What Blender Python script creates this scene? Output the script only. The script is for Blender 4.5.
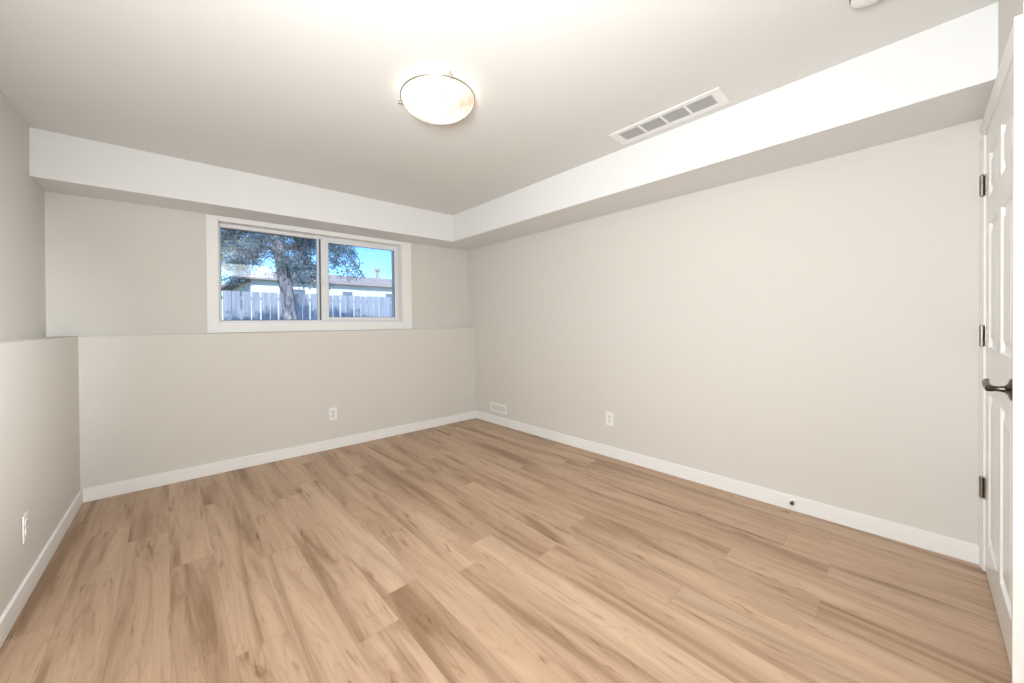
import bpy, bmesh, math, random
from mathutils import Vector, Matrix

for o in list(bpy.data.objects):
    bpy.data.objects.remove(o)
SC = bpy.context.scene
COL = SC.collection

# ------------------------------------------------------------------ camera
F_PX, CX, CY, YAW, ROLL = 365.28, 490.05, 323.53, 0.7254, -0.013
cd = bpy.data.cameras.new('camera')
cam = bpy.data.objects.new('camera', cd)
COL.objects.link(cam)
cd.sensor_fit = 'HORIZONTAL'
cd.sensor_width = 36.0
cd.lens = F_PX / 1024 * 36.0
cd.shift_x = (512 - CX) / 1024
cd.shift_y = -(341.5 - CY) / 1024
cd.clip_start = 0.02
cd.clip_end = 300
fw = Vector((math.sin(YAW), math.cos(YAW), 0))
r0 = Vector((math.cos(YAW), -math.sin(YAW), 0))
u0 = r0.cross(fw)
cr, sr_ = math.cos(ROLL), math.sin(ROLL)
right = cr * r0 + sr_ * u0
up = -sr_ * r0 + cr * u0
m = Matrix((right, up, -fw)).transposed().to_4x4()
m.translation = Vector((-2.860, -3.5086, 1.165))
cam.matrix_world = m
SC.camera = cam

# ------------------------------------------------------------------ world, sun, exposure
w = bpy.data.worlds.new('world')
SC.world = w
w.use_nodes = True
nt = w.node_tree
nt.nodes.clear()
sky = nt.nodes.new('ShaderNodeTexSky')
sky.sky_type = 'NISHITA'
sky.sun_disc = False
sky.sun_elevation = math.radians(42)
sky.sun_rotation = math.radians(200)
sky.air_density = 1.0
sky.dust_density = 0.0
sky.ozone_density = 4.0
sky.altitude = 1500
bg = nt.nodes.new('ShaderNodeBackground')
bg.inputs['Strength'].default_value = 0.27
wo = nt.nodes.new('ShaderNodeOutputWorld')
hsv = nt.nodes.new('ShaderNodeHueSaturation')
hsv.inputs['Saturation'].default_value = 1.22
nt.links.new(sky.outputs[0], hsv.inputs['Color'])
nt.links.new(hsv.outputs[0], bg.inputs[0])
nt.links.new(bg.outputs[0], wo.inputs[0])


def lamp(name, kind, loc, energy, color=(1, 1, 1), rot=(0, 0, 0), **kw):
    d = bpy.data.lights.new(name, kind)
    d.energy = energy
    d.color = color
    for k, v in kw.items():
        setattr(d, k, v)
    o = bpy.data.objects.new(name, d)
    o.location = loc
    o.rotation_euler = rot
    COL.objects.link(o)
    return o


lamp('sun', 'SUN', (0, -10, 20), 4.0, (1.0, 0.95, 0.88), (math.radians(48), 0, math.radians(-22)), angle=0.01)
# added area fill behind the camera, unseen and without a fixture
lamp('rear_fill', 'AREA', (-2.2, -4.6, 2.3), 10, (0.96, 0.98, 1.0), (math.radians(25), 0, 0),
     shape='RECTANGLE', size=1.2, size_y=0.5)
sp_ = lamp('side_fill', 'SPOT', (-1.90, -4.20, 1.6), 480, (0.94, 0.97, 1.0), shadow_soft_size=0.05, spot_size=math.radians(42), spot_blend=1.0)  # added unseen spot to brighten the left wall
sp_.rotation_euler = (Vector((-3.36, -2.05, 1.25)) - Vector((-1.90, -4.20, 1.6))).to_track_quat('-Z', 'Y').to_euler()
# added fill shone at the ceiling above the camera, like a bounced flash
fl_ = lamp('bounce_fill', 'AREA', (-2.75, -3.35, 1.45), 10, (0.94, 0.972, 0.985), (math.radians(180), 0, 0), shape='DISK', size=0.3)
lamp('softbox_fill', 'AREA', (-3.10, -3.33, 1.50), 53, (0.94, 0.972, 0.985), (math.radians(90), 0, math.radians(-60)), shape='RECTANGLE', size=0.40, size_y=0.55)  # added unseen fill panel beside the camera, turned toward the right wall
lamp('window_portal', 'AREA', (-1.72, 0.45, 1.62), 10, (1, 1, 1), (math.radians(-90), 0, 0),
     shape='RECTANGLE', size=1.75, size_y=0.95)
bpy.data.lights['window_portal'].cycles.is_portal = True

SC.view_settings.view_transform = 'Standard'
SC.view_settings.look = 'None'
SC.view_settings.exposure = 0.20
SC.view_settings.gamma = 1.0
SC.view_settings.use_curve_mapping = False


# ------------------------------------------------------------------ material helpers
def principled(name, col, rough=0.5, metal=0.0, spec=0.5):
    mt = bpy.data.materials.new(name)
    mt.use_nodes = True
    b = mt.node_tree.nodes['Principled BSDF']
    b.inputs['Base Color'].default_value = (*col, 1)
    b.inputs['Roughness'].default_value = rough
    b.inputs['Metallic'].default_value = metal
    b.inputs['Specular IOR Level'].default_value = spec
    return mt


def painted(name, col, rough=0.6, bump=0.02, scale=180, vary=0.015, spec=0.3):
    """matt paint with a fine roller texture"""
    mt = principled(name, col, rough, 0, spec)
    t = mt.node_tree
    b = t.nodes['Principled BSDF']
    tc = t.nodes.new('ShaderNodeTexCoord')
    n = t.nodes.new('ShaderNodeTexNoise')
    n.inputs['Scale'].default_value = scale
    n.inputs['Detail'].default_value = 3
    t.links.new(tc.outputs['Object'], n.inputs['Vector'])
    bp = t.nodes.new('ShaderNodeBump')
    bp.inputs['Strength'].default_value = bump
    bp.inputs['Distance'].default_value = 0.01
    t.links.new(n.outputs[0], bp.inputs['Height'])
    t.links.new(bp.outputs[0], b.inputs['Normal'])
    n2 = t.nodes.new('ShaderNodeTexNoise')
    n2.inputs['Scale'].default_value = 1.3
    t.links.new(tc.outputs['Object'], n2.inputs['Vector'])
    mx = t.nodes.new('ShaderNodeMix')
    mx.data_type = 'RGBA'
    t.links.new(n2.outputs[0], mx.inputs[0])
    mx.inputs[6].default_value = (*[c * (1 - vary) for c in col], 1)
    mx.inputs[7].default_value = (*[min(1, c * (1 + vary)) for c in col], 1)
    t.links.new(mx.outputs[2], b.inputs['Base Color'])
    return mt


def emit(name, col, strength):
    mt = bpy.data.materials.new(name)
    mt.use_nodes = True
    b = mt.node_tree.nodes['Principled BSDF']
    b.inputs['Base Color'].default_value = (*col, 1)
    b.inputs['Emission Color'].default_value = (*col, 1)
    b.inputs['Emission Strength'].default_value = strength
    return mt


def ramp_noise(name, c1, c2, scale, rough=0.9, stretch=(1, 1, 1), lo=0.35, hi=0.65):
    mt = principled(name, c1, rough, 0, 0.2)
    t = mt.node_tree
    tc = t.nodes.new('ShaderNodeTexCoord')
    mp = t.nodes.new('ShaderNodeMapping')
    mp.inputs['Scale'].default_value = stretch
    n = t.nodes.new('ShaderNodeTexNoise')
    n.inputs['Scale'].default_value = scale
    n.inputs['Detail'].default_value = 4
    r = t.nodes.new('ShaderNodeValToRGB')
    r.color_ramp.elements[0].position = lo
    r.color_ramp.elements[1].position = hi
    r.color_ramp.elements[0].color = (*c1, 1)
    r.color_ramp.elements[1].color = (*c2, 1)
    t.links.new(tc.outputs['Object'], mp.inputs[0])
    t.links.new(mp.outputs[0], n.inputs['Vector'])
    t.links.new(n.outputs[0], r.inputs[0])
    t.links.new(r.outputs[0], t.nodes['Principled BSDF'].inputs['Base Color'])
    return mt


M_WALL = painted('greige_wall_paint', (0.692, 0.668, 0.622))
M_CEIL = painted('ceiling_paint', (0.78, 0.775, 0.755), 0.8, 0.03)
M_SOFF = painted('soffit_paint', (0.81, 0.81, 0.81), 0.6)
M_TRIM = painted('white_trim_paint', (0.87, 0.865, 0.85), 0.45, 0.0, 60, 0.005, 0.3)
M_DOOR = painted('white_door_paint', (0.87, 0.87, 0.855), 0.3, 0.01, 80, 0.005, 0.5)
M_PLAST = principled('white_plastic', (0.88, 0.875, 0.86), 0.3)
M_PLAST2 = principled('warm_white_plastic', (0.80, 0.79, 0.76), 0.35)
M_SLOT = principled('dark_slot', (0.06, 0.055, 0.05), 0.6)
M_VINYL = principled('white_vinyl', (0.80, 0.81, 0.83), 0.3)
M_GASK = principled('dark_gasket', (0.10, 0.11, 0.13), 0.5)
M_NICK = principled('brushed_nickel', (0.55, 0.52, 0.47), 0.3, 1.0)
M_HINGE = principled('hinge_metal', (0.34, 0.31, 0.27), 0.35, 1.0)
M_BRONZE = principled('dark_bronze', (0.10, 0.085, 0.07), 0.28, 1.0)
M_DUCT = principled('grey_duct_inside', (0.62, 0.60, 0.59), 0.8)
M_CONC = ramp_noise('concrete', (0.45, 0.44, 0.42), (0.55, 0.54, 0.52), 8)


def glass_mat():
    mt = bpy.data.materials.new('window_glass')
    mt.use_nodes = True
    t = mt.node_tree
    t.nodes.clear()
    out = t.nodes.new('ShaderNodeOutputMaterial')
    tr = t.nodes.new('ShaderNodeBsdfTransparent')
    tr.inputs[0].default_value = (0.95, 0.97, 0.98, 1)
    gl = t.nodes.new('ShaderNodeBsdfGlossy')
    gl.inputs['Roughness'].default_value = 0.0
    fr = t.nodes.new('ShaderNodeFresnel')
    fr.inputs['IOR'].default_value = 1.5
    mu = t.nodes.new('ShaderNodeMath')
    mu.operation = 'MULTIPLY'
    mu.inputs[1].default_value = 1.1
    mx = t.nodes.new('ShaderNodeMixShader')
    t.links.new(fr.outputs[0], mu.inputs[0])
    t.links.new(mu.outputs[0], mx.inputs[0])
    t.links.new(tr.outputs[0], mx.inputs[1])
    t.links.new(gl.outputs[0], mx.inputs[2])
    t.links.new(mx.outputs[0], out.inputs[0])
    return mt


M_GLASS = glass_mat()


def floor_mat():
    mt = principled('oak_vinyl_plank', (0.6, 0.4, 0.25), 0.42, 0, 0.4)
    t = mt.node_tree
    N, L = t.nodes, t.links
    b = N['Principled BSDF']
    tc = N.new('ShaderNodeTexCoord')
    at = N.new('ShaderNodeAttribute')
    at.attribute_name = 'plank_tone'
    sep = N.new('ShaderNodeSeparateXYZ')
    L.new(at.outputs['Vector'], sep.inputs[0])
    off = N.new('ShaderNodeVectorMath')
    off.operation = 'MULTIPLY'
    off.inputs[1].default_value = (3.1, 4.7, 0.35)
    L.new(at.outputs['Vector'], off.inputs[0])
    add = N.new('ShaderNodeVectorMath')
    L.new(tc.outputs['Object'], add.inputs[0])
    L.new(off.outputs[0], add.inputs[1])

    def noise(stretch, scale, detail=4, dist=0.0, rough=0.5):
        mp = N.new('ShaderNodeMapping')
        mp.inputs['Scale'].default_value = stretch
        L.new(add.outputs[0], mp.inputs[0])
        n = N.new('ShaderNodeTexNoise')
        n.inputs['Scale'].default_value = scale
        n.inputs['Detail'].default_value = detail
        n.inputs['Distortion'].default_value = dist
        n.inputs['Roughness'].default_value = rough
        L.new(mp.outputs[0], n.inputs['Vector'])
        return n.outputs[0]

    def ramp(src, stops):
        r = N.new('ShaderNodeValToRGB')
        el = r.color_ramp.elements
        while len(el) > 1:
            el.remove(el[-1])
        el[0].position, el[0].color = stops[0][0], (*stops[0][1], 1)
        for p, c in stops[1:]:
            e = el.new(p)
            e.color = (*c, 1)
        L.new(src, r.inputs[0])
        return r.outputs[0]

    def mult(a, bb, fac=1.0):
        mx = N.new('ShaderNodeMix')
        mx.data_type = 'RGBA'
        mx.blend_type = 'MULTIPLY'
        mx.inputs[0].default_value = fac
        L.new(a, mx.inputs[6])
        L.new(bb, mx.inputs[7])
        return mx.outputs[2]

    base = ramp(sep.outputs[0], [(0.0, (0.455, 0.311, 0.207)), (0.5, (0.49, 0.340, 0.230)), (1.0, (0.53, 0.376, 0.261))])
    broad = ramp(noise((9, 0.8, 1), 1.0, 4, 0.9), [(0.33, (0.60, 0.53, 0.46)), (0.47, (0.93, 0.91, 0.89)), (0.68, (1.13, 1.13, 1.13))])
    fine = ramp(noise((120, 2.6, 1), 1.0, 5, 0.3), [(0.3, (0.93, 0.915, 0.90)), (0.6, (1.02, 1.02, 1.02))])
    # cathedral figure: bands of a strongly stretched, distorted noise
    fig = noise((9, 0.9, 1), 1.0, 2, 0.8)
    mlt = N.new('ShaderNodeMath')
    mlt.operation = 'MULTIPLY'
    mlt.inputs[1].default_value = 70
    L.new(fig, mlt.inputs[0])
    sn = N.new('ShaderNodeMath')
    sn.operation = 'SINE'
    L.new(mlt.outputs[0], sn.inputs[0])
    figc = ramp(sn.outputs[0], [(0.0, (1.0, 1.0, 1.0)), (0.75, (1.0, 1.0, 1.0)), (1.0, (0.91, 0.885, 0.86))])
    # knots and mineral streaks
    kn = ramp(noise((30, 3.6, 1), 1.0, 3, 1.2, 0.5), [(0.24, (0.50, 0.41, 0.33)), (0.32, (0.82, 0.77, 0.72)), (0.40, (1, 1, 1))])
    c = mult(base, broad)
    c = mult(c, fine)
    c = mult(c, figc)
    c = mult(c, kn)
    L.new(c, b.inputs['Base Color'])
    bp = N.new('ShaderNodeBump')
    bp.inputs['Strength'].default_value = 0.05
    bp.inputs['Distance'].default_value = 0.002
    L.new(noise((150, 4, 1), 1.0, 4), bp.inputs['Height'])
    L.new(bp.outputs[0], b.inputs['Normal'])
    return mt


M_FLOOR = floor_mat()
M_SEAM = principled('plank_seam', (0.32, 0.22, 0.15), 0.8)


# ------------------------------------------------------------------ mesh helpers
def link(name, bm, mats, parent=None, smooth=False, bevel=0.0, mat=None, autosmooth=False):
    me = bpy.data.meshes.new(name)
    bmesh.ops.recalc_face_normals(bm, faces=bm.faces)
    if mat is not None:
        bm.transform(mat)
    bm.to_mesh(me)
    bm.free()
    for mm in (mats if isinstance(mats, (list, tuple)) else [mats]):
        me.materials.append(mm)
    if smooth:
        for p in me.polygons:
            p.use_smooth = True
    o = bpy.data.objects.new(name, me)
    COL.objects.link(o)
    if parent:
        o.parent = parent
    if bevel:
        b = o.modifiers.new('bevel', 'BEVEL')
        b.width = bevel
        b.segments = 2
        b.limit_method = 'ANGLE'
    if autosmooth:
        for p in me.polygons:
            p.use_smooth = True
        es = o.modifiers.new('edge', 'EDGE_SPLIT')
        es.split_angle = math.radians(35)
    return o


def box(bm, x0, x1, y0, y1, z0, z1, mi=0):
    vs = [bm.verts.new((x, y, z)) for x in (x0, x1) for y in (y0, y1) for z in (z0, z1)]
    for q in ((0, 1, 3, 2), (4, 6, 7, 5), (0, 4, 5, 1), (2, 3, 7, 6), (0, 2, 6, 4), (1, 5, 7, 3)):
        f = bm.faces.new([vs[i] for i in q])
        f.material_index = mi
    return vs


def prism(bm, poly, z0, z1, mi=0):
    """vertical prism over an xy polygon"""
    a = [bm.verts.new((x, y, z0)) for x, y in poly]
    b = [bm.verts.new((x, y, z1)) for x, y in poly]
    n = len(poly)
    for f in [bm.faces.new(a[::-1]), bm.faces.new(b)] + [bm.faces.new((a[i], a[(i + 1) % n], b[(i + 1) % n], b[i])) for i in range(n)]:
        f.material_index = mi


def lathe(bm, prof, seg=32, c=(0, 0, 0), axis='Z', mi=0, cap=True):
    rings = []
    for r, h in prof:
        ring = []
        for i in range(seg):
            a = 2 * math.pi * i / seg
            p = (r * math.cos(a), r * math.sin(a), h)
            if axis == 'Y':
                p = (p[0], p[2], p[1])
            elif axis == 'X':
                p = (p[2], p[0], p[1])
            ring.append(bm.verts.new((p[0] + c[0], p[1] + c[1], p[2] + c[2])))
        rings.append(ring)
    for a, b in zip(rings, rings[1:]):
        for i in range(seg):
            f = bm.faces.new((a[i], a[(i + 1) % seg], b[(i + 1) % seg], b[i]))
            f.material_index = mi
    if cap:
        for rg in (rings[0], rings[-1]):
            f = bm.faces.new(rg)
            f.material_index = mi


def tube(bm, pts, rad, seg=10, mi=0, flat=1.0):
    rings = []
    n = len(pts)
    for i, p in enumerate(pts):
        p = Vector(p)
        d = Vector(pts[min(i + 1, n - 1)]) - Vector(pts[max(i - 1, 0)])
        d.normalize()
        a = Vector((0, 0, 1)) if abs(d.z) < 0.9 else Vector((1, 0, 0))
        s = d.cross(a).normalized()
        t = s.cross(d).normalized()
        r = rad[i] if isinstance(rad, (list, tuple)) else rad
        rings.append([bm.verts.new(p + r * (math.cos(2 * math.pi * k / seg) * s + flat * math.sin(2 * math.pi * k / seg) * t)) for k in range(seg)])
    for a, b in zip(rings, rings[1:]):
        for k in range(seg):
            f = bm.faces.new((a[k], a[(k + 1) % seg], b[(k + 1) % seg], b[k]))
            f.material_index = mi
    for rg in (rings[0], rings[-1]):
        f = bm.faces.new(rg)
        f.material_index = mi


def structure(o):
    o['kind'] = 'structure'
    return o


def tag(o, label, cat, group=None):
    o['label'] = label
    o['category'] = cat
    if group:
        o['group'] = group
    return o


def empty(name, loc=(0, 0, 0)):
    o = bpy.data.objects.new(name, None)
    o.location = loc
    o.empty_display_size = 0.1
    COL.objects.link(o)
    return o


# ------------------------------------------------------------------ room dimensions
# right wall is x = 0, floor z = 0; the far (window) wall runs along x, y near 0
TB, TL = -0.0456, -0.0248
L0, D1, D2 = 3.3047, 0.1282, 0.1627
HL, ZS, ZC = 1.1136, 2.0905, 2.3863
SR, SB = 0.4377, 0.1870
YEND = -5.05


def back_y(x, o=0.0):
    return o + TB * x


def left_x(y, o=0.0):
    return -L0 - o - TL * y


def corner(ol, ob):
    x = (-(L0 + ol) - TL * ob) / (1 + TL * TB)
    return x, ob + TB * x


# floor: plank by plank, one mesh
def build_floor():
    bm = bmesh.new()
    lay = bm.loops.layers.float_color.new('plank_tone')
    rng = random.Random(11)
    PW, PL, G = 0.169, 1.46, 0.0006
    joints = {-4: -1.94, -3: -1.36, -2: -0.72, 0: -1.60, 1: -2.12, 3: -2.30, 4: -1.40, 8: -3.27, 9: -3.09}
    tones = {(-4, -1.94): 0.35, (-3, -1.36): 0.45, (0, -1.60): 0.25, (1, -2.12): 0.3, (3, -2.30): 0.5, (8, -3.27): 0.95}
    for k in range(-10, 13):
        x0 = -2.0135 + PW * k
        x1 = x0 + PW
        if x0 > 0.01:
            continue
        x1 = min(x1, 0.02)
        y0 = joints.get(k, -2.0 - rng.uniform(0, PL))
        y = y0 - 3 * PL
        while y < 0.4:
            ya, yb = max(y, YEND), min(y + PL, 0.35)
            if yb > ya:
                vs = [bm.verts.new(p) for p in ((x0 + G, ya + G, 0), (x1 - G, ya + G, 0), (x1 - G, yb - G, 0), (x0 + G, yb - G, 0))]
                f = bm.faces.new(vs)
                tone = rng.random()
                for (kk, jy), tv in tones.items():
                    if kk == k and abs((y + PL) - jy) < 0.01:
                        tone = tv
                c = (tone, rng.random(), rng.random(), 1)
                for lp in f.loops:
                    lp[lay] = c
            y += PL
    box(bm, -3.75, 0.02, YEND, 0.36, -0.15, -0.0012, 1)
    return structure(link('floor', bm, [M_FLOOR, M_SEAM]))


build_floor()

# ceiling
bm = bmesh.new()
box(bm, -3.75, 0.2, YEND - 0.1, 0.55, ZC, ZC + 0.25)
structure(link('ceiling', bm, M_CEIL))

# soffit round two sides
bm = bmesh.new()
xa = corner(D2, -SB)
xb = corner(D2, D1)
prism(bm, [(0, YEND), (-SR, YEND), (-SR, back_y(-SR, -SB)), xa, xb, (0, back_y(0, D1))], ZS, ZC)
bmesh.ops.delete(bm, geom=[], context='VERTS')
soff = structure(link('trim_1', bm, M_SOFF, bevel=0.003))

# right wall
bm = bmesh.new()
box(bm, 0, 0.2, YEND - 0.1, 0.55, 0, ZC)
structure(link('wall_right', bm, M_WALL))

# left wall: thin upper wall and thicker lower part with a flat ledge
bm = bmesh.new()
prism(bm, [(left_x(YEND - .1, D2), YEND - .1), (left_x(0.55, D2), 0.55), (-3.75, 0.55), (-3.75, YEND - .1)], 0, ZC)
prism(bm, [(left_x(YEND - .1, 0), YEND - .1), corner(0, 0), corner(0, 0.1), (left_x(0.4, D2 + .02), 0.4), (left_x(YEND - .1, D2 + .02), YEND - .1)], 0, HL)
structure(link('wall_left', bm, M_WALL))

# back wall: lower furred part with ledge
bm = bmesh.new()
c0 = corner(0.0, 0.0)
c1 = corner(D2, D1 + 0.02)
prism(bm, [(0, 0), (0, back_y(0, D1 + .02)), (c1[0], c1[1]), (c1[0], back_y(c1[0], 0.0)), (c0[0], c0[1])], 0, HL)
# upper part with the window opening
WX0, WX1, WZ0, WZ1 = -2.540, -0.900, 1.190, 2.050
T0, T1 = D1, D1 + 0.24


def bslab(bm, x0, x1, z0, z1, o0, o1, mi=0):
    prism(bm, [(x0, back_y(x0, o0)), (x1, back_y(x1, o0)), (x1, back_y(x1, o1)), (x0, back_y(x0, o1))], z0, z1, mi)


bslab(bm, -3.75, WX0, 0, ZC, T0, T1)
bslab(bm, WX1, 0.2, 0, ZC, T0, T1)
bslab(bm, WX0, WX1, 0, WZ0, T0, T1)
bslab(bm, WX0, WX1, WZ1, ZC, T0, T1)
structure(link('wall_back', bm, M_WALL))

# wall behind the camera, and the building above so that no sky leaks in
bm = bmesh.new()
box(bm, -3.75, 0.2, YEND - 0.1, YEND, 0, ZC)
structure(link('wall_rear', bm, M_WALL))

# baseboards
BH, BT = 0.092, 0.013
bm = bmesh.new()
cB = corner(0, 0)
prism(bm, [(0, 0), (0, -BT), (cB[0] + BT, back_y(cB[0], -BT)), (cB[0] + BT * .4, back_y(cB[0], 0))], 0, BH)
structure(link('baseboard_back', bm, M_TRIM, bevel=0.003))
bm = bmesh.new()
prism(bm, [(0, -BT), (-BT, -BT), (-BT, -3.75), (0, -3.75)], 0, BH)
structure(link('baseboard_right', bm, M_TRIM, bevel=0.003))
bm = bmesh.new()
prism(bm, [(cB[0], cB[1]), (cB[0] + BT, cB[1] - .0), (left_x(YEND) + BT, YEND), (left_x(YEND), YEND)], 0, BH)
structure(link('baseboard_left', bm, M_TRIM, bevel=0.003))


# ------------------------------------------------------------------ window
def back_matrix(o, x=0.0):
    """local x along the wall, local y outwards (into the wall), at the wall face offset o"""
    ang = math.atan(TB)
    return Matrix.Translation((0, o, 0)) @ Matrix.Rotation(ang, 4, 'Z')


# casing boards, mitre joints kept simple like the flat stock in the photo
bmx = back_matrix(D1)
CO = dict(x0=-2.612, x1=-0.790, z0=1.118, z1=2.084)
bm = bmesh.new()
box(bm, CO['x0'], WX0, -0.016, 0.0, CO['z0'], CO['z1'])
box(bm, WX1, CO['x1'], -0.016, 0.0, CO['z0'], CO['z1'])
box(bm, WX0, WX1, -0.016, 0.0, CO['z0'], WZ0)
box(bm, WX0, WX1, -0.016, 0.0, WZ1, CO['z1'])
structure(link('trim_2', bm, M_TRIM, mat=bmx))
# jamb liner
bm = bmesh.new()
JD = 0.085
box(bm, WX0 - .001, WX0 + .006, -0.014, JD, WZ0, WZ1)
box(bm, WX1 - .006, WX1 + .001, -0.014, JD, WZ0, WZ1)
box(bm, WX0 + .006, WX1 - .006, -0.014, JD, WZ0 - .001, WZ0 + .006)
box(bm, WX0 + .006, WX1 - .006, -0.014, JD, WZ1 - .006, WZ1 + .001)
structure(link('trim_3', bm, M_TRIM, mat=bmx))

win = structure(empty('window_1', (0, 0, 0)))


def frame(bm, x0, x1, z0, z1, wl, wr, wb, wt, y0, y1, mi=0):
    box(bm, x0, x0 + wl, y0, y1, z0, z1, mi)
    box(bm, x1 - wr, x1, y0, y1, z0, z1, mi)
    box(bm, x0 + wl, x1 - wr, y0, y1, z0, z0 + wb, mi)
    box(bm, x0 + wl, x1 - wr, y0, y1, z1 - wt, z1, mi)


bm = bmesh.new()
frame(bm, WX0, WX1, WZ0, WZ1, .024, .024, .030, .034, .078, .150)
box(bm, -1.745, -1.715, .100, .150, WZ0 + .03, WZ1 - .034)
link('window_frame', bm, M_VINYL, win, bevel=0.003, mat=bmx)
bm = bmesh.new()
frame(bm, -1.722, WX1 - .022, WZ0 + .022, WZ1 - .026, .072, .032, .038, .034, .066, .098)
link('sliding_sash', bm, M_VINYL, win, bevel=0.004, mat=bmx)
bm = bmesh.new()
frame(bm, WX0 + .024, -1.726, WZ0 + .03, WZ1 - .034, .006, .010, .006, .006, .108, .118)
frame(bm, -1.652, WX1 - .052, WZ0 + .059, WZ1 - .059, .004, .004, .004, .004, .070, .082)
box(bm, -1.730, -1.7225, .070, .100, WZ0 + .03, WZ1 - .034)
link('gasket', bm, M_GASK, win, mat=bmx)
bm = bmesh.new()
box(bm, WX0 + .02, -1.72, .112, .116, WZ0 + .02, WZ1 - .02)
link('glass_pane', bm, M_GLASS, win, mat=bmx)
bm = bmesh.new()
box(bm, -1.66, WX1 - .045, .080, .084, WZ0 + .05, WZ1 - .05)
link('glass_pane', bm, M_GLASS, win, mat=bmx)
bm = bmesh.new()
box(bm, -1.712, -1.684, .056, .067, 1.56, 1.64)
box(bm, -1.704, -1.692, .048, .057, 1.575, 1.625)
link('latch', bm, M_VINYL, win, bevel=0.003, mat=bmx)

# ------------------------------------------------------------------ near wall with the door
LEAN = 0.009
near = Matrix(((1, 0, 0, 0), (-0.0205, 1, -LEAN, -3.763 + LEAN * 1.1), (0, 0, 1, 0), (0, 0, 0, 1)))
XE = -0.967                                     # outer corner of the short wall
DX0, DX1 = -0.066, -0.900                       # door leaf from the hinge side to the handle side
DZ = 1.985
bm = bmesh.new()
box(bm, DX1 - .012, XE, -0.12, -.001, 0, ZC)
box(bm, DX1 - .012, DX0 + .012, -0.12, -.001, DZ + .012, ZC)
box(bm, DX0 + .012, 0.0, -0.12, -.001, 0, ZC)
box(bm, DX1 - .012, DX0 + .012, -0.12, -.08, 0, DZ + .012)
structure(link('wall_near', bm, M_WALL, mat=near))

# wall of the passage, parallel to the right wall
bm = bmesh.new()
box(bm, XE, XE + .12, YEND, -3.86, 0, ZC)
structure(link('wall_passage', bm, M_WALL))


def casing_profile(bm, a, b, thick_out, thick_in, horiz=False, z0=0, z1=1):
    """casing board: thin at the opening side (a), thicker at the outer side (b)"""
    pts = [(a, 0), (a, thick_in * .7), (a + (b - a) * .08, thick_in), (a + (b - a) * .40, thick_in * 1.05), (a + (b - a) * .55, thick_out * .85),
           (a + (b - a) * .72, thick_out), (a + (b - a) * .93, thick_out), (b, thick_out * .75), (b, 0)]
    return pts


def casing_vertical(bm, a, b, z0, z1, ti=.008, to=.014):
    prism(bm, casing_profile(bm, a, b, to, ti), z0, z1)


def casing_horizontal(bm, x0, x1, a, b, ti=.008, to=.014):
    pts = casing_profile(bm, a, b, to, ti)
    A = [bm.verts.new((x0, p[1], p[0])) for p in pts]
    B = [bm.verts.new((x1, p[1], p[0])) for p in pts]
    n = len(pts)
    bm.faces.new(A)
    bm.faces.new(B[::-1])
    for i in range(n):
        bm.faces.new((A[i], A[(i + 1) % n], B[(i + 1) % n], B[i]))


bm = bmesh.new()
casing_vertical(bm, DX0 + .004, -0.0005, 0, DZ + .008)
structure(link('trim_4', bm, M_TRIM, mat=near))
bm = bmesh.new()
casing_vertical(bm, DX1 - .005, XE + .003, 0, DZ + .008)
structure(link('trim_5', bm, M_TRIM, mat=near))
bm = bmesh.new()
casing_horizontal(bm, -0.0005, XE + .003, DZ + .008, DZ + .064)
structure(link('trim_6', bm, M_TRIM, mat=near))
# jamb
bm = bmesh.new()
box(bm, DX0 + .002, DX0 + .012, -0.08, 0.0, 0, DZ + .012)
box(bm, DX1 - .012, DX1 - .002, -0.08, 0.0, 0, DZ + .012)
box(bm, DX1 - .002, DX0 + .002, -0.08, 0.0, DZ + .002, DZ + .012)
structure(link('trim_7', bm, M_TRIM, mat=near))
# casing on the passage wall round the corner (seen end-on at the picture's right edge)
bm = bmesh.new()
box(bm, XE - .012, XE + .0035, -.008, .0155, 0, DZ + .064)
box(bm, XE - .007, XE + .0035, -.10, -.008, 0, DZ + .064)
structure(link('trim_8', bm, M_TRIM, mat=near))

# door: six raised panels
door = structure(empty('door_1', (0, 0, 0)))


def ring(bm, loops):
    prev = None
    for (x0, x1, z0, z1, y) in loops:
        cur = [bm.verts.new(p) for p in ((x0, y, z0), (x1, y, z0), (x1, y, z1), (x0, y, z1))]
        if prev:
            for i in range(4):
                bm.faces.new((prev[i], prev[(i + 1) % 4], cur[(i + 1) % 4], cur[i]))
        prev = cur
    bm.faces.new(prev)


XA = [DX1, -0.790, -0.530, -0.430, -0.175, DX0]
ZA = [0.008, 0.165, 0.830, 1.030, 1.575, 1.690, 1.880, DZ]
bm = bmesh.new()
for i in range(5):
    for j in range(7):
        x0, x1, z0, z1 = XA[i], XA[i + 1], ZA[j], ZA[j + 1]
        if i in (1, 3) and j in (1, 3, 5):
            lp = []
            for ins, dep in ((0, 0), (.006, -.009), (.016, -.011), (.024, -.010), (.050, -.002), (.052, -.002)):
                lp.append((x0 + ins, x1 - ins, z0 + ins, z1 - ins, dep))
            ring(bm, lp)
        else:
            vs = [bm.verts.new(p) for p in ((x0, 0, z0), (x1, 0, z0), (x1, 0, z1), (x0, 0, z1))]
            bm.faces.new(vs)
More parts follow.
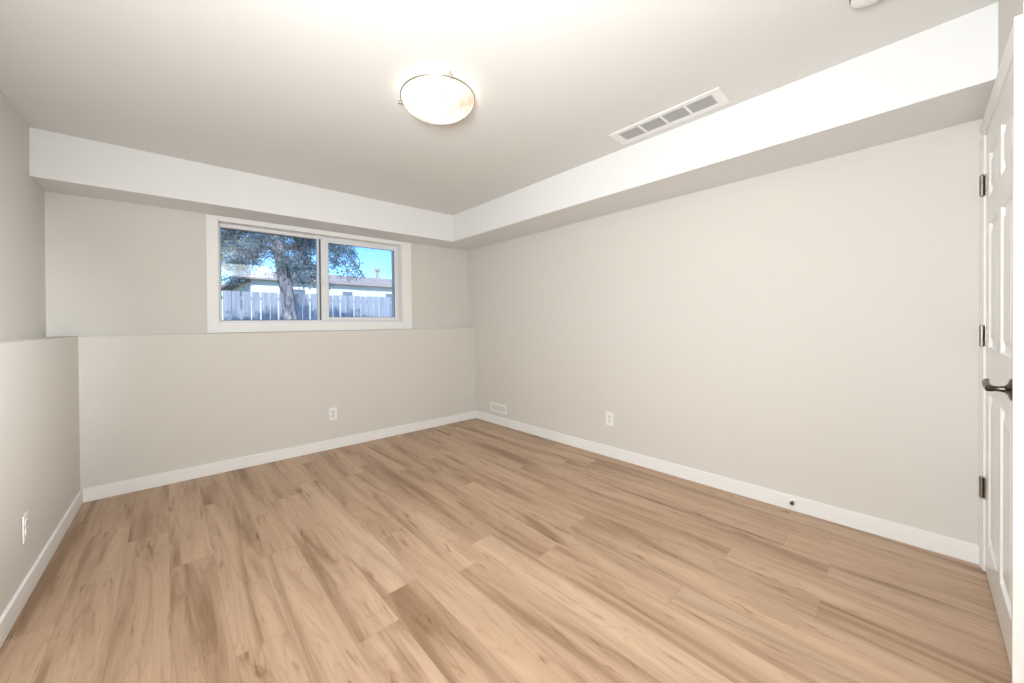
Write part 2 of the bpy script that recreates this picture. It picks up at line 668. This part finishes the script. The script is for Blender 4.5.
# back and edges
for q in (((DX1, 0, ZA[0]), (DX1, -.035, ZA[0]), (DX1, -.035, DZ), (DX1, 0, DZ)),
          ((DX0, 0, ZA[0]), (DX0, -.035, ZA[0]), (DX0, -.035, DZ), (DX0, 0, DZ)),
          ((DX1, 0, DZ), (DX0, 0, DZ), (DX0, -.035, DZ), (DX1, -.035, DZ)),
          ((DX1, 0, ZA[0]), (DX0, 0, ZA[0]), (DX0, -.035, ZA[0]), (DX1, -.035, ZA[0])),
          ((DX1, -.035, ZA[0]), (DX0, -.035, ZA[0]), (DX0, -.035, DZ), (DX1, -.035, DZ))):
    bm.faces.new([bm.verts.new(p) for p in q])
bmesh.ops.remove_doubles(bm, verts=bm.verts, dist=1e-5)
link('door_leaf', bm, M_DOOR, door, mat=near)

for zc in (1.765, 1.080, 0.385):
    bm = bmesh.new()
    hx = DX0 + .001
    for k in range(5):
        za = zc - .046 + k * .0184
        lathe(bm, [(.0080, za), (.0080, za + .0176)], 14, (hx, .011, 0))
    lathe(bm, [(.004, zc - .050), (.0055, zc - .046)], 12, (hx, .011, 0))
    lathe(bm, [(.0055, zc + .046), (.004, zc + .051)], 12, (hx, .011, 0))
    box(bm, hx - .030, hx, .0005, .0035, zc - .046, zc + .046)
    box(bm, hx, hx + .014, .004, .0115, zc - .046, zc + .046)
    for dz in (-.03, 0, .03):
        lathe(bm, [(.0045, .0035), (.0035, .0045)], 10, (hx - .018, 0, zc + dz), 'Y')
    link('hinge', bm, M_HINGE, door, mat=near, autosmooth=True)

hz, hxx = 0.928, -0.812
bm = bmesh.new()
lathe(bm, [(.036, 0), (.036, .003), (.033, .006), (.019, .010), (.011, .016), (.0085, .028), (.009, .036), (.0105, .042), (.0105, .051), (.007, .054)], 32, (hxx, 0, hz), 'Y')
link('handle_rose', bm, M_BRONZE, door, mat=near, autosmooth=True)
bm = bmesh.new()
tube(bm, [(hxx - .008, .047, hz), (hxx + .010, .047, hz + .001), (hxx + .035, .048, hz + .005), (hxx + .06, .048, hz + .008), (hxx + .085, .047, hz + .009),
          (hxx + .105, .045, hz + .012), (hxx + .118, .041, hz + .017)],
     [.008, .009, .009, .0085, .008, .008, .005], 14, flat=1.0)
link('door_handle', bm, M_BRONZE, door, mat=near, autosmooth=True)

# ------------------------------------------------------------------ ceiling lamp
LX, LY = -1.775, -1.895
bulb_glass = bpy.data.materials.new('alabaster_glass')
bulb_glass.use_nodes = True
t = bulb_glass.node_tree
b = t.nodes['Principled BSDF']
b.inputs['Base Color'].default_value = (0.35, 0.33, 0.30, 1)
b.inputs['Roughness'].default_value = 0.3
n = t.nodes.new('ShaderNodeTexNoise')
n.inputs['Scale'].default_value = 7
n.inputs['Distortion'].default_value = 0.3
tc = t.nodes.new('ShaderNodeTexCoord')
t.links.new(tc.outputs['Object'], n.inputs['Vector'])
r = t.nodes.new('ShaderNodeValToRGB')
r.color_ramp.elements[0].color = (0.60, 0.45, 0.28, 1)
r.color_ramp.elements[0].position = 0.33
r.color_ramp.elements[1].color = (1, 0.95, 0.86, 1)
r.color_ramp.elements[1].position = 0.46
t.links.new(n.outputs[0], r.inputs[0])
t.links.new(r.outputs[0], b.inputs['Emission Color'])
LAMP_MAT_B = b
b.inputs['Emission Strength'].default_value = 0.85

lampo = tag(empty('ceiling_lamp', (LX, LY, ZC)), 'round frosted glass bowl lamp glowing warm on the ceiling', 'ceiling lamp')
bm = bmesh.new()
lathe(bm, [(.150, 0), (.150, -.012), (.140, -.020), (.05, -.022)], 48)
link('ceiling_pan', bm, M_PLAST2, lampo, autosmooth=True)
bm = bmesh.new()
R = .190
prof = [(R, -.032)]
for i in range(1, 13):
    a = i / 12 * math.pi / 2
    prof.append((R * math.cos(a) if i < 12 else .002, -.032 - .088 * math.sin(a)))
inner = [(max(r_ - .006, .001), z_ + .005) for r_, z_ in prof[::-1]]
lathe(bm, prof + inner, 56, cap=False)
link('glass_bowl', bm, bulb_glass, lampo, smooth=True)
bm = bmesh.new()
lathe(bm, [(R + .001, -.029), (R + .006, -.031), (R + .006, -.035), (R + .001, -.037)], 56, cap=False)
link('rim', bm, M_NICK, lampo, smooth=True)
for ang in (-106, 134, 14):
    bm = bmesh.new()
    a = math.radians(ang)
    ca, sa = math.cos(a), math.sin(a)
    tube(bm, [((R - .05) * ca, (R - .05) * sa, -.010), ((R + .006) * ca, (R + .006) * sa, -.010), ((R + .014) * ca, (R + .014) * sa, -.022), ((R + .014) * ca, (R + .014) * sa, -.045)], .003, 8)
    tube(bm, [((R + .003) * ca, (R + .003) * sa, -.040), ((R + .018) * ca, (R + .018) * sa, -.040), ((R + .024) * ca, (R + .024) * sa, -.040)], [.006, .009, .006], 12)
    link('clip', bm, M_NICK, lampo, smooth=True)

for bx_, by_ in ((-.06, .03), (.06, -.03)):
    lamp('bulb', 'POINT', (LX + bx_, LY + by_, ZC - .065), 0.45, (1.0, 0.9, 0.76), shadow_soft_size=0.03)

# ------------------------------------------------------------------ ceiling register
reg = tag(empty('ceiling_vent', (-0.592, -2.567, ZC)), 'white rectangular air register with four louvred panels in the ceiling', 'vent')
bm = bmesh.new()
hx, hy, ix, iy = .096, .318, .060, .270
th = .007
box(bm, -hx, -ix, -hy, hy, -th, 0)
box(bm, ix, hx, -hy, hy, -th, 0)
box(bm, -ix, ix, -hy, -iy, -th, 0)
box(bm, -ix, ix, iy, hy, -th, 0)
for k in (-.135, 0, .135):
    box(bm, -ix, ix, k - .007, k + .007, -th - .001, 0)
link('vent_frame', bm, M_PLAST, reg, bevel=0.002)
bm = bmesh.new()
box(bm, -ix, ix, -iy, iy, -.0008, .0)
link('duct_back', bm, M_DUCT, reg)
for k in range(4):
    bm = bmesh.new()
    yc = -.2025 + .135 * k
    for j in range(9):
        x = -.052 + j * .013
        vs = [bm.verts.new(p) for p in ((x - .004, yc - .060, -.006), (x + .004, yc - .060, -.001), (x + .004, yc + .060, -.001), (x - .004, yc + .060, -.006),
                                        (x - .004, yc - .060, -.0068), (x + .005, yc - .060, -.0018), (x + .005, yc + .060, -.0018), (x - .004, yc + .060, -.0068))]
        for q in ((0, 1, 2, 3), (4, 7, 6, 5), (0, 4, 5, 1), (1, 5, 6, 2), (2, 6, 7, 3), (3, 7, 4, 0)):
            bm.faces.new([vs[i] for i in q])
    link('louvre_panel', bm, M_PLAST, reg)

# smoke detector
sd = tag(empty('smoke_detector', (-0.905, -3.45, ZC)), 'round white smoke detector on the ceiling at the top edge of the picture', 'smoke detector')
bm = bmesh.new()
lathe(bm, [(.064, 0), (.064, -.008), (.062, -.014), (.060, -.030), (.050, -.036), (.001, -.037)], 40, cap=False)
link('detector_body', bm, M_PLAST, sd, autosmooth=True)
bm = bmesh.new()
lathe(bm, [(.0625, -.018), (.0640, -.018), (.0625, -.024), (.0610, -.024)], 40, cap=False)
link('sensor_slot', bm, M_SLOT, sd)
bm = bmesh.new()
lathe(bm, [(.012, -.036), (.012, -.040), (.008, -.041)], 20)
link('test_button', bm, M_PLAST2, sd)


# ------------------------------------------------------------------ wall outlets (local: x across, y out of wall = -y, z up)
def outlet(loc, rotz, label):
    o = tag(empty('wall_outlet', loc), label, 'outlet')
    o.rotation_euler = (0, 0, rotz)
    bm = bmesh.new()
    box(bm, -.036, .036, -.0055, 0, -.058, .058)
    link('cover_plate', bm, M_PLAST, o, bevel=0.0025)
    for s in (-1, 1):
        bm = bmesh.new()
        zc = s * .0195
        poly = []
        for i in range(24):
            a = 2 * math.pi * i / 24
            poly.append((.0172 * math.cos(a), max(-.0145, min(.0145, .0172 * math.sin(a)))))
        A = [bm.verts.new((x, -.0055, zc + z)) for x, z in poly]
        B = [bm.verts.new((x, -.0078, zc + z)) for x, z in poly]
        bm.faces.new(B)
        for i in range(24):
            bm.faces.new((A[i], A[(i + 1) % 24], B[(i + 1) % 24], B[i]))
        rc = link('socket', bm, M_PLAST2, o)
        bm = bmesh.new()
        box(bm, -.0078, -.0052, -.0083, -.0077, zc - .001, zc + .008)
        box(bm, .0052, .0072, -.0083, -.0077, zc, zc + .007)
        lathe(bm, [(.0028, -.0083), (.0028, -.0077)], 10, (0, 0, zc - .0075), 'Y')
        link('slot', bm, M_SLOT, rc)
    bm = bmesh.new()
    lathe(bm, [(.003, -.0068), (.003, -.0055)], 12, (0, 0, 0), 'Y')
    link('screw', bm, M_NICK, o)
    return o


outlet((0, -1.826, .329), math.radians(-90), 'white duplex outlet on the long right wall between corner and door')
outlet((-1.685, back_y(-1.685) - .0, .330), math.atan(TB), 'white duplex outlet on the low wall under the window')
outlet((left_x(-.978), -.978, .308), math.radians(90) + math.atan(-TL), 'white duplex outlet on the left low wall above the baseboard')

# low register on the right wall near the corner
g = tag(empty('wall_register', (0, -.416, .189)), 'small white horizontal air register low on the right wall near the corner', 'vent')
g.rotation_euler = (0, 0, math.radians(-90))
bm = bmesh.new()
frame(bm, -.135, .135, -.052, .052, .020, .020, .020, .020, -.010, 0)
link('vent_frame', bm, M_PLAST, g, bevel=0.003)
bm = bmesh.new()
box(bm, -.115, .115, -.002, -.0005, -.032, .032)
link('duct_back', bm, M_DUCT, g)
bm = bmesh.new()
for j in range(6):
    z = -.027 + j * .0108
    vs = [bm.verts.new(p) for p in ((-.115, -.009, z - .003), (.115, -.009, z - .003), (.115, -.003, z + .003), (-.115, -.003, z + .003))]
    vs2 = [bm.verts.new((v.co.x, v.co.y - .0008, v.co.z + .0008)) for v in vs]
    bm.faces.new(vs)
    bm.faces.new(vs2[::-1])
    for i in range(4):
        bm.faces.new((vs[i], vs[(i + 1) % 4], vs2[(i + 1) % 4], vs2[i]))
box(bm, -.004, .004, -.0095, -.002, -.032, .032)
link('louvre_panel', bm, M_PLAST2, g)

# door stop on the right baseboard
d = tag(empty('door_stop', (-BT, -3.058, .057)), 'small dark metal door stop on the right baseboard near the door', 'door stop')
bm = bmesh.new()
lathe(bm, [(.016, 0), (.016, -.003), (.010, -.006)], 24, axis='X')
link('base_plate', bm, M_PLAST, d, autosmooth=True)
bm = bmesh.new()
lathe(bm, [(.0075, -.006), (.0075, -.012), (.006, -.016), (.007, -.024), (.0095, -.030), (.0095, -.034)], 20, axis='X')
link('stem', bm, M_HINGE, d, autosmooth=True)
bm = bmesh.new()
lathe(bm, [(.0098, -.034), (.0098, -.040), (.007, -.044)], 20, axis='X')
link('rubber_tip', bm, M_SLOT, d, autosmooth=True)

# ------------------------------------------------------------------ outside
M_GRASS = ramp_noise('lawn', (0.20, 0.24, 0.13), (0.36, 0.38, 0.24), 3)
M_FENCE = ramp_noise('weathered_grey_boards', (0.34, 0.40, 0.52), (0.48, 0.54, 0.66), 2.0, stretch=(6, 6, .6))
M_SIDING = ramp_noise('white_siding', (0.80, 0.80, 0.78), (0.88, 0.88, 0.86), 3)
M_ROOF = ramp_noise('grey_pink_shingles', (0.42, 0.37, 0.37), (0.55, 0.49, 0.48), 12, stretch=(1, 1, 3))
M_PANE = principled('house_window_pane', (0.20, 0.26, 0.34), 0.15)
M_BARK = ramp_noise('bark', (0.08, 0.09, 0.12), (0.46, 0.47, 0.53), 4, stretch=(3, 3, 1.2))
M_NEEDLE = ramp_noise('blue_green_needles', (0.07, 0.13, 0.18), (0.20, 0.32, 0.38), 2.2)
M_PALE = ramp_noise('pale_leaves', (0.42, 0.50, 0.30), (0.62, 0.68, 0.46), 2.5)

GZ = 1.02
bm = bmesh.new()
vs = [bm.verts.new(p) for p in ((-60, T1 + .45, GZ), (60, T1 + .1, GZ), (60, 90, GZ), (-60, 90, GZ))]
bm.faces.new(vs)
bmesh.ops.solidify(bm, geom=bm.faces[:], thickness=0.2)
structure(link('ground', bm, M_GRASS))

# board fence, one object: posts, rails and boards
FY = 9.0
fence = tag(empty('board_fence', (1.0, FY, GZ)), 'weathered grey board fence beyond the tree outside the window', 'fence')
bm = bmesh.new()
rng = random.Random(4)
x = -16.0
bh = 1.15
while x < 14:
    wd = .200 + rng.uniform(-.012, .012)
    hh = bh + rng.uniform(-.015, .015)
    box(bm, x, x + wd, -.012, .012, .03, hh)
    x += wd + rng.choice((.018, .03, .03, .045))
link('board_panel', bm, M_FENCE, fence)
for z in (.25, .92):
    bm = bmesh.new()
    box(bm, -16, 14, .012, .05, z, z + .09)
    link('rail', bm, M_FENCE, fence)
for k in range(13):
    bm = bmesh.new()
    xx = -14.1 + k * 2.3
    box(bm, xx, xx + .1, .05, .15, 0, bh + .02)
    link('post', bm, M_FENCE, fence)

# bungalow
HY = 20.0
house = tag(empty('bungalow', (8.0, HY, GZ)), 'white bungalow with low grey roof behind the fence outside', 'house')
bm = bmesh.new()
box(bm, -7.4, 12, 0, 8, 0, 2.75)
link('wall', bm, M_SIDING, house)
bm = bmesh.new()
ez, rz = 2.72, 3.85
pr = [(-8.0, -.3), (12.6, -.3), (12.6, 8.75), (-8.1, 8.75)]
lo = [bm.verts.new((x_, y_, ez)) for x_, y_ in pr]
lo2 = [bm.verts.new((x_, y_, ez + .2)) for x_, y_ in pr]
ra, rb = bm.verts.new((-5.0, 4, rz)), bm.verts.new((9.5, 4, rz))
bm.faces.new(lo[::-1])
for i in range(4):
    bm.faces.new((lo[i], lo[(i + 1) % 4], lo2[(i + 1) % 4], lo2[i]))
bm.faces.new((lo2[0], lo2[1], rb, ra))
bm.faces.new((lo2[1], lo2[2], rb))
bm.faces.new((lo2[2], lo2[3], ra, rb))
bm.faces.new((lo2[3], lo2[0], ra))
link('roof', bm, M_ROOF, house)
for xw, ww, zb in ((-6.6, .0, 0), (-5.6, 1.0, 1.3), (-2.55, .75, .3), (.35, .75, .3), (3.2, .9, 1.2), (6.0, 1.4, 1.2)):
    if ww == 0:
        continue
    bm = bmesh.new()
    frame(bm, xw, xw + ww, zb, 2.35, .07, .07, .07, .07, -.05, 0)
    wf = link('house_window', bm, M_SIDING, house)
    bm = bmesh.new()
    box(bm, xw + .07, xw + ww - .07, -.03, -.01, zb + .07, 2.28)
    link('pane', bm, M_PANE, wf)
bm = bmesh.new()
lathe(bm, [(.10, 2.8), (.10, 4.0), (.20, 4.05), (.20, 4.17), (.05, 4.27)], 16, (.6, 1.6, 0))
link('roof_vent', bm, M_ROOF, house)


# trees
def add_blades(bm, c, spread, n, ln, wd, rng, droop=0.3, mi=0):
    for _ in range(n):
        p = Vector(c) + Vector((rng.gauss(0, spread), rng.gauss(0, spread), rng.gauss(0, spread * .7)))
        d = Vector((rng.uniform(-1, 1), rng.uniform(-1, 1), rng.uniform(-.6 - droop, .6))).normalized()
        s = d.cross(Vector((rng.uniform(-1, 1), rng.uniform(-1, 1), rng.uniform(-1, 1)))).normalized() * wd * rng.uniform(.7, 1.3)
        l_ = ln * rng.uniform(.6, 1.3)
        vs = [bm.verts.new(p), bm.verts.new(p + d * l_ * .5 + s), bm.verts.new(p + d * l_), bm.verts.new(p + d * l_ * .5 - s)]
        f = bm.faces.new(vs)
        f.material_index = mi


def limb(rng, a, b, sag, n=7):
    a, b = Vector(a), Vector(b)
    pts = []
    for i in range(n):
        t_ = i / (n - 1)
        p = a.lerp(b, t_)
        p.z += sag * math.sin(math.pi * t_)
        p += Vector((rng.uniform(-.05, .05), rng.uniform(-.05, .05), rng.uniform(-.04, .04))) * (1 if 0 < i < n - 1 else 0)
        pts.append(p)
    return pts


TY = 6.0
tree = tag(empty('spruce_tree', (-.75, TY, GZ)), 'large blue-green tree with a thick leaning trunk in front of the fence', 'tree')
rng = random.Random(21)
bm = bmesh.new()
trunk_pts = [(.10, 0, -.05), (.06, 0, .4), (0, 0, 1.0), (-.09, .02, 1.6), (-.20, .05, 2.3), (-.30, .05, 3.2), (-.33, .1, 4.6), (-.3, .1, 6.0)]
tube(bm, trunk_pts, [.22, .15, .135, .13, .125, .11, .08, .03], 14)
limbs = [((-.05, 0, 1.25), (.75, -.3, 2.55), .10), ((-.2, .05, 2.2), (1.3, -.5, 2.45), .25), ((-.2, .05, 2.1), (-1.7, -.3, 2.0), .35),
         ((-.25, .05, 2.6), (-1.9, .3, 2.9), .3), ((-.25, .05, 2.5), (1.8, .2, 2.9), .4), ((-.3, .05, 3.1), (2.2, -.4, 3.3), .4),
         ((-.3, .05, 3.1), (-2.1, -.5, 3.4), .3), ((-.15, 0, 1.8), (-1.2, -.6, 1.5), .3), ((-.1, 0, 1.9), (1.4, .5, 1.75), .35),
         ((-.3, .05, 3.6), (.4, -1.6, 3.5), .3), ((-.3, .05, 3.6), (-.8, 1.6, 3.6), .3), ((-.2, .05, 2.4), (.6, 1.4, 2.3), .3),
         ((-.3, .1, 4.0), (1.6, .6, 4.3), .3), ((-.3, .1, 4.1), (-1.7, .4, 4.4), .3), ((-.3, .1, 4.8), (.9, -.6, 5.1), .2), ((-.3, .1, 4.8), (-1.1, -.5, 5.2), .2),
         ((-.2, .05, 2.3), (.9, -1.0, 1.9), .3), ((-.25, .05, 2.7), (2.3, -.6, 2.35), .45), ((-.25, .05, 2.4), (1.9, .4, 1.95), .5),
         ((-.25, .05, 2.3), (-1.5, .5, 1.75), .35), ((-.1, 0, 1.5), (.7, -.2, 1.35), .25), ((-.25, .05, 2.9), (2.7, .1, 2.9), .35),
         ((-.25, .05, 2.2), (-1.1, -.3, 1.15), .3), ((-.25, .05, 2.4), (-1.7, .2, 1.2), .5), ((-.2, .05, 2.1), (-.9, .5, 1.2), .3), ((-.2, .05, 2.3), (1.5, -.3, 1.35), .5),
         ((-.2, .05, 2.3), (2.0, .3, 1.45), .6), ((-.2, .05, 2.0), (.9, .2, 1.15), .4), ((-.1, .05, 1.7), (.35, -.5, 1.1), .2)]
lp_all = []
for a, b_, sg in limbs:
    pts = limb(rng, a, b_, sg)
    lp_all.append(pts)
    tube(bm, pts, [.055, .045, .036, .03, .022, .015, .007], 8)
link('trunk', bm, M_BARK, tree, smooth=True)
bm = bmesh.new()
for pts in lp_all:
    for i in range(1, len(pts)):
        for sub in range(4):
            c = pts[i - 1].lerp(pts[i], sub / 4)
            if i < 3 and rng.random() < .5:
                continue
            for tw in range(3):
                dd = Vector((rng.uniform(-1, 1), rng.uniform(-1, 1), rng.uniform(-1.0, .5))) * .27
                q = c + dd
                for s_ in range(3):
                    add_blades(bm, c.lerp(q, (s_ + 1) / 3), .05, 8, .080, .011, rng)
link('foliage', bm, M_NEEDLE, tree)


def leafy(name, label, loc, h, r, n, mat, seed):
    rng_ = random.Random(seed)
    tr_ = tag(empty(name, loc), label, 'tree')
    bm_ = bmesh.new()
    tube(bm_, [(0, 0, -.05), (.05, 0, h * .3), (0, 0, h * .8)], [.14, .1, .03], 10)
    for k in range(9):
        a_ = k * 2.4
        z_ = h * (.3 + .05 * k)
        tube(bm_, [(0, 0, z_), (r * .5 * math.cos(a_), r * .5 * math.sin(a_), z_ + .4), (r * .85 * math.cos(a_), r * .85 * math.sin(a_), z_ + .7)], [.04, .025, .01], 6)
    link('trunk', bm_, M_BARK, tr_, smooth=True)
    bm_ = bmesh.new()
    for _ in range(n):
        a_, el = rng_.uniform(0, 6.283), rng_.uniform(-.8, 1.5)
        rr = r * rng_.uniform(.55, 1.0)
        c = Vector((rr * math.cos(a_) * math.cos(el), rr * math.sin(a_) * math.cos(el), h * .62 + rr * math.sin(el) * 1.1))
        add_blades(bm_, c, .16, 16, .13, .04, rng_, 0)
    link('foliage', bm_, mat, tr_)


leafy('leafy_tree', 'pale green leafy tree behind the fence at the left of the view', (-1.9, 12.5, GZ), 5.2, 1.7, 330, M_PALE, 5)
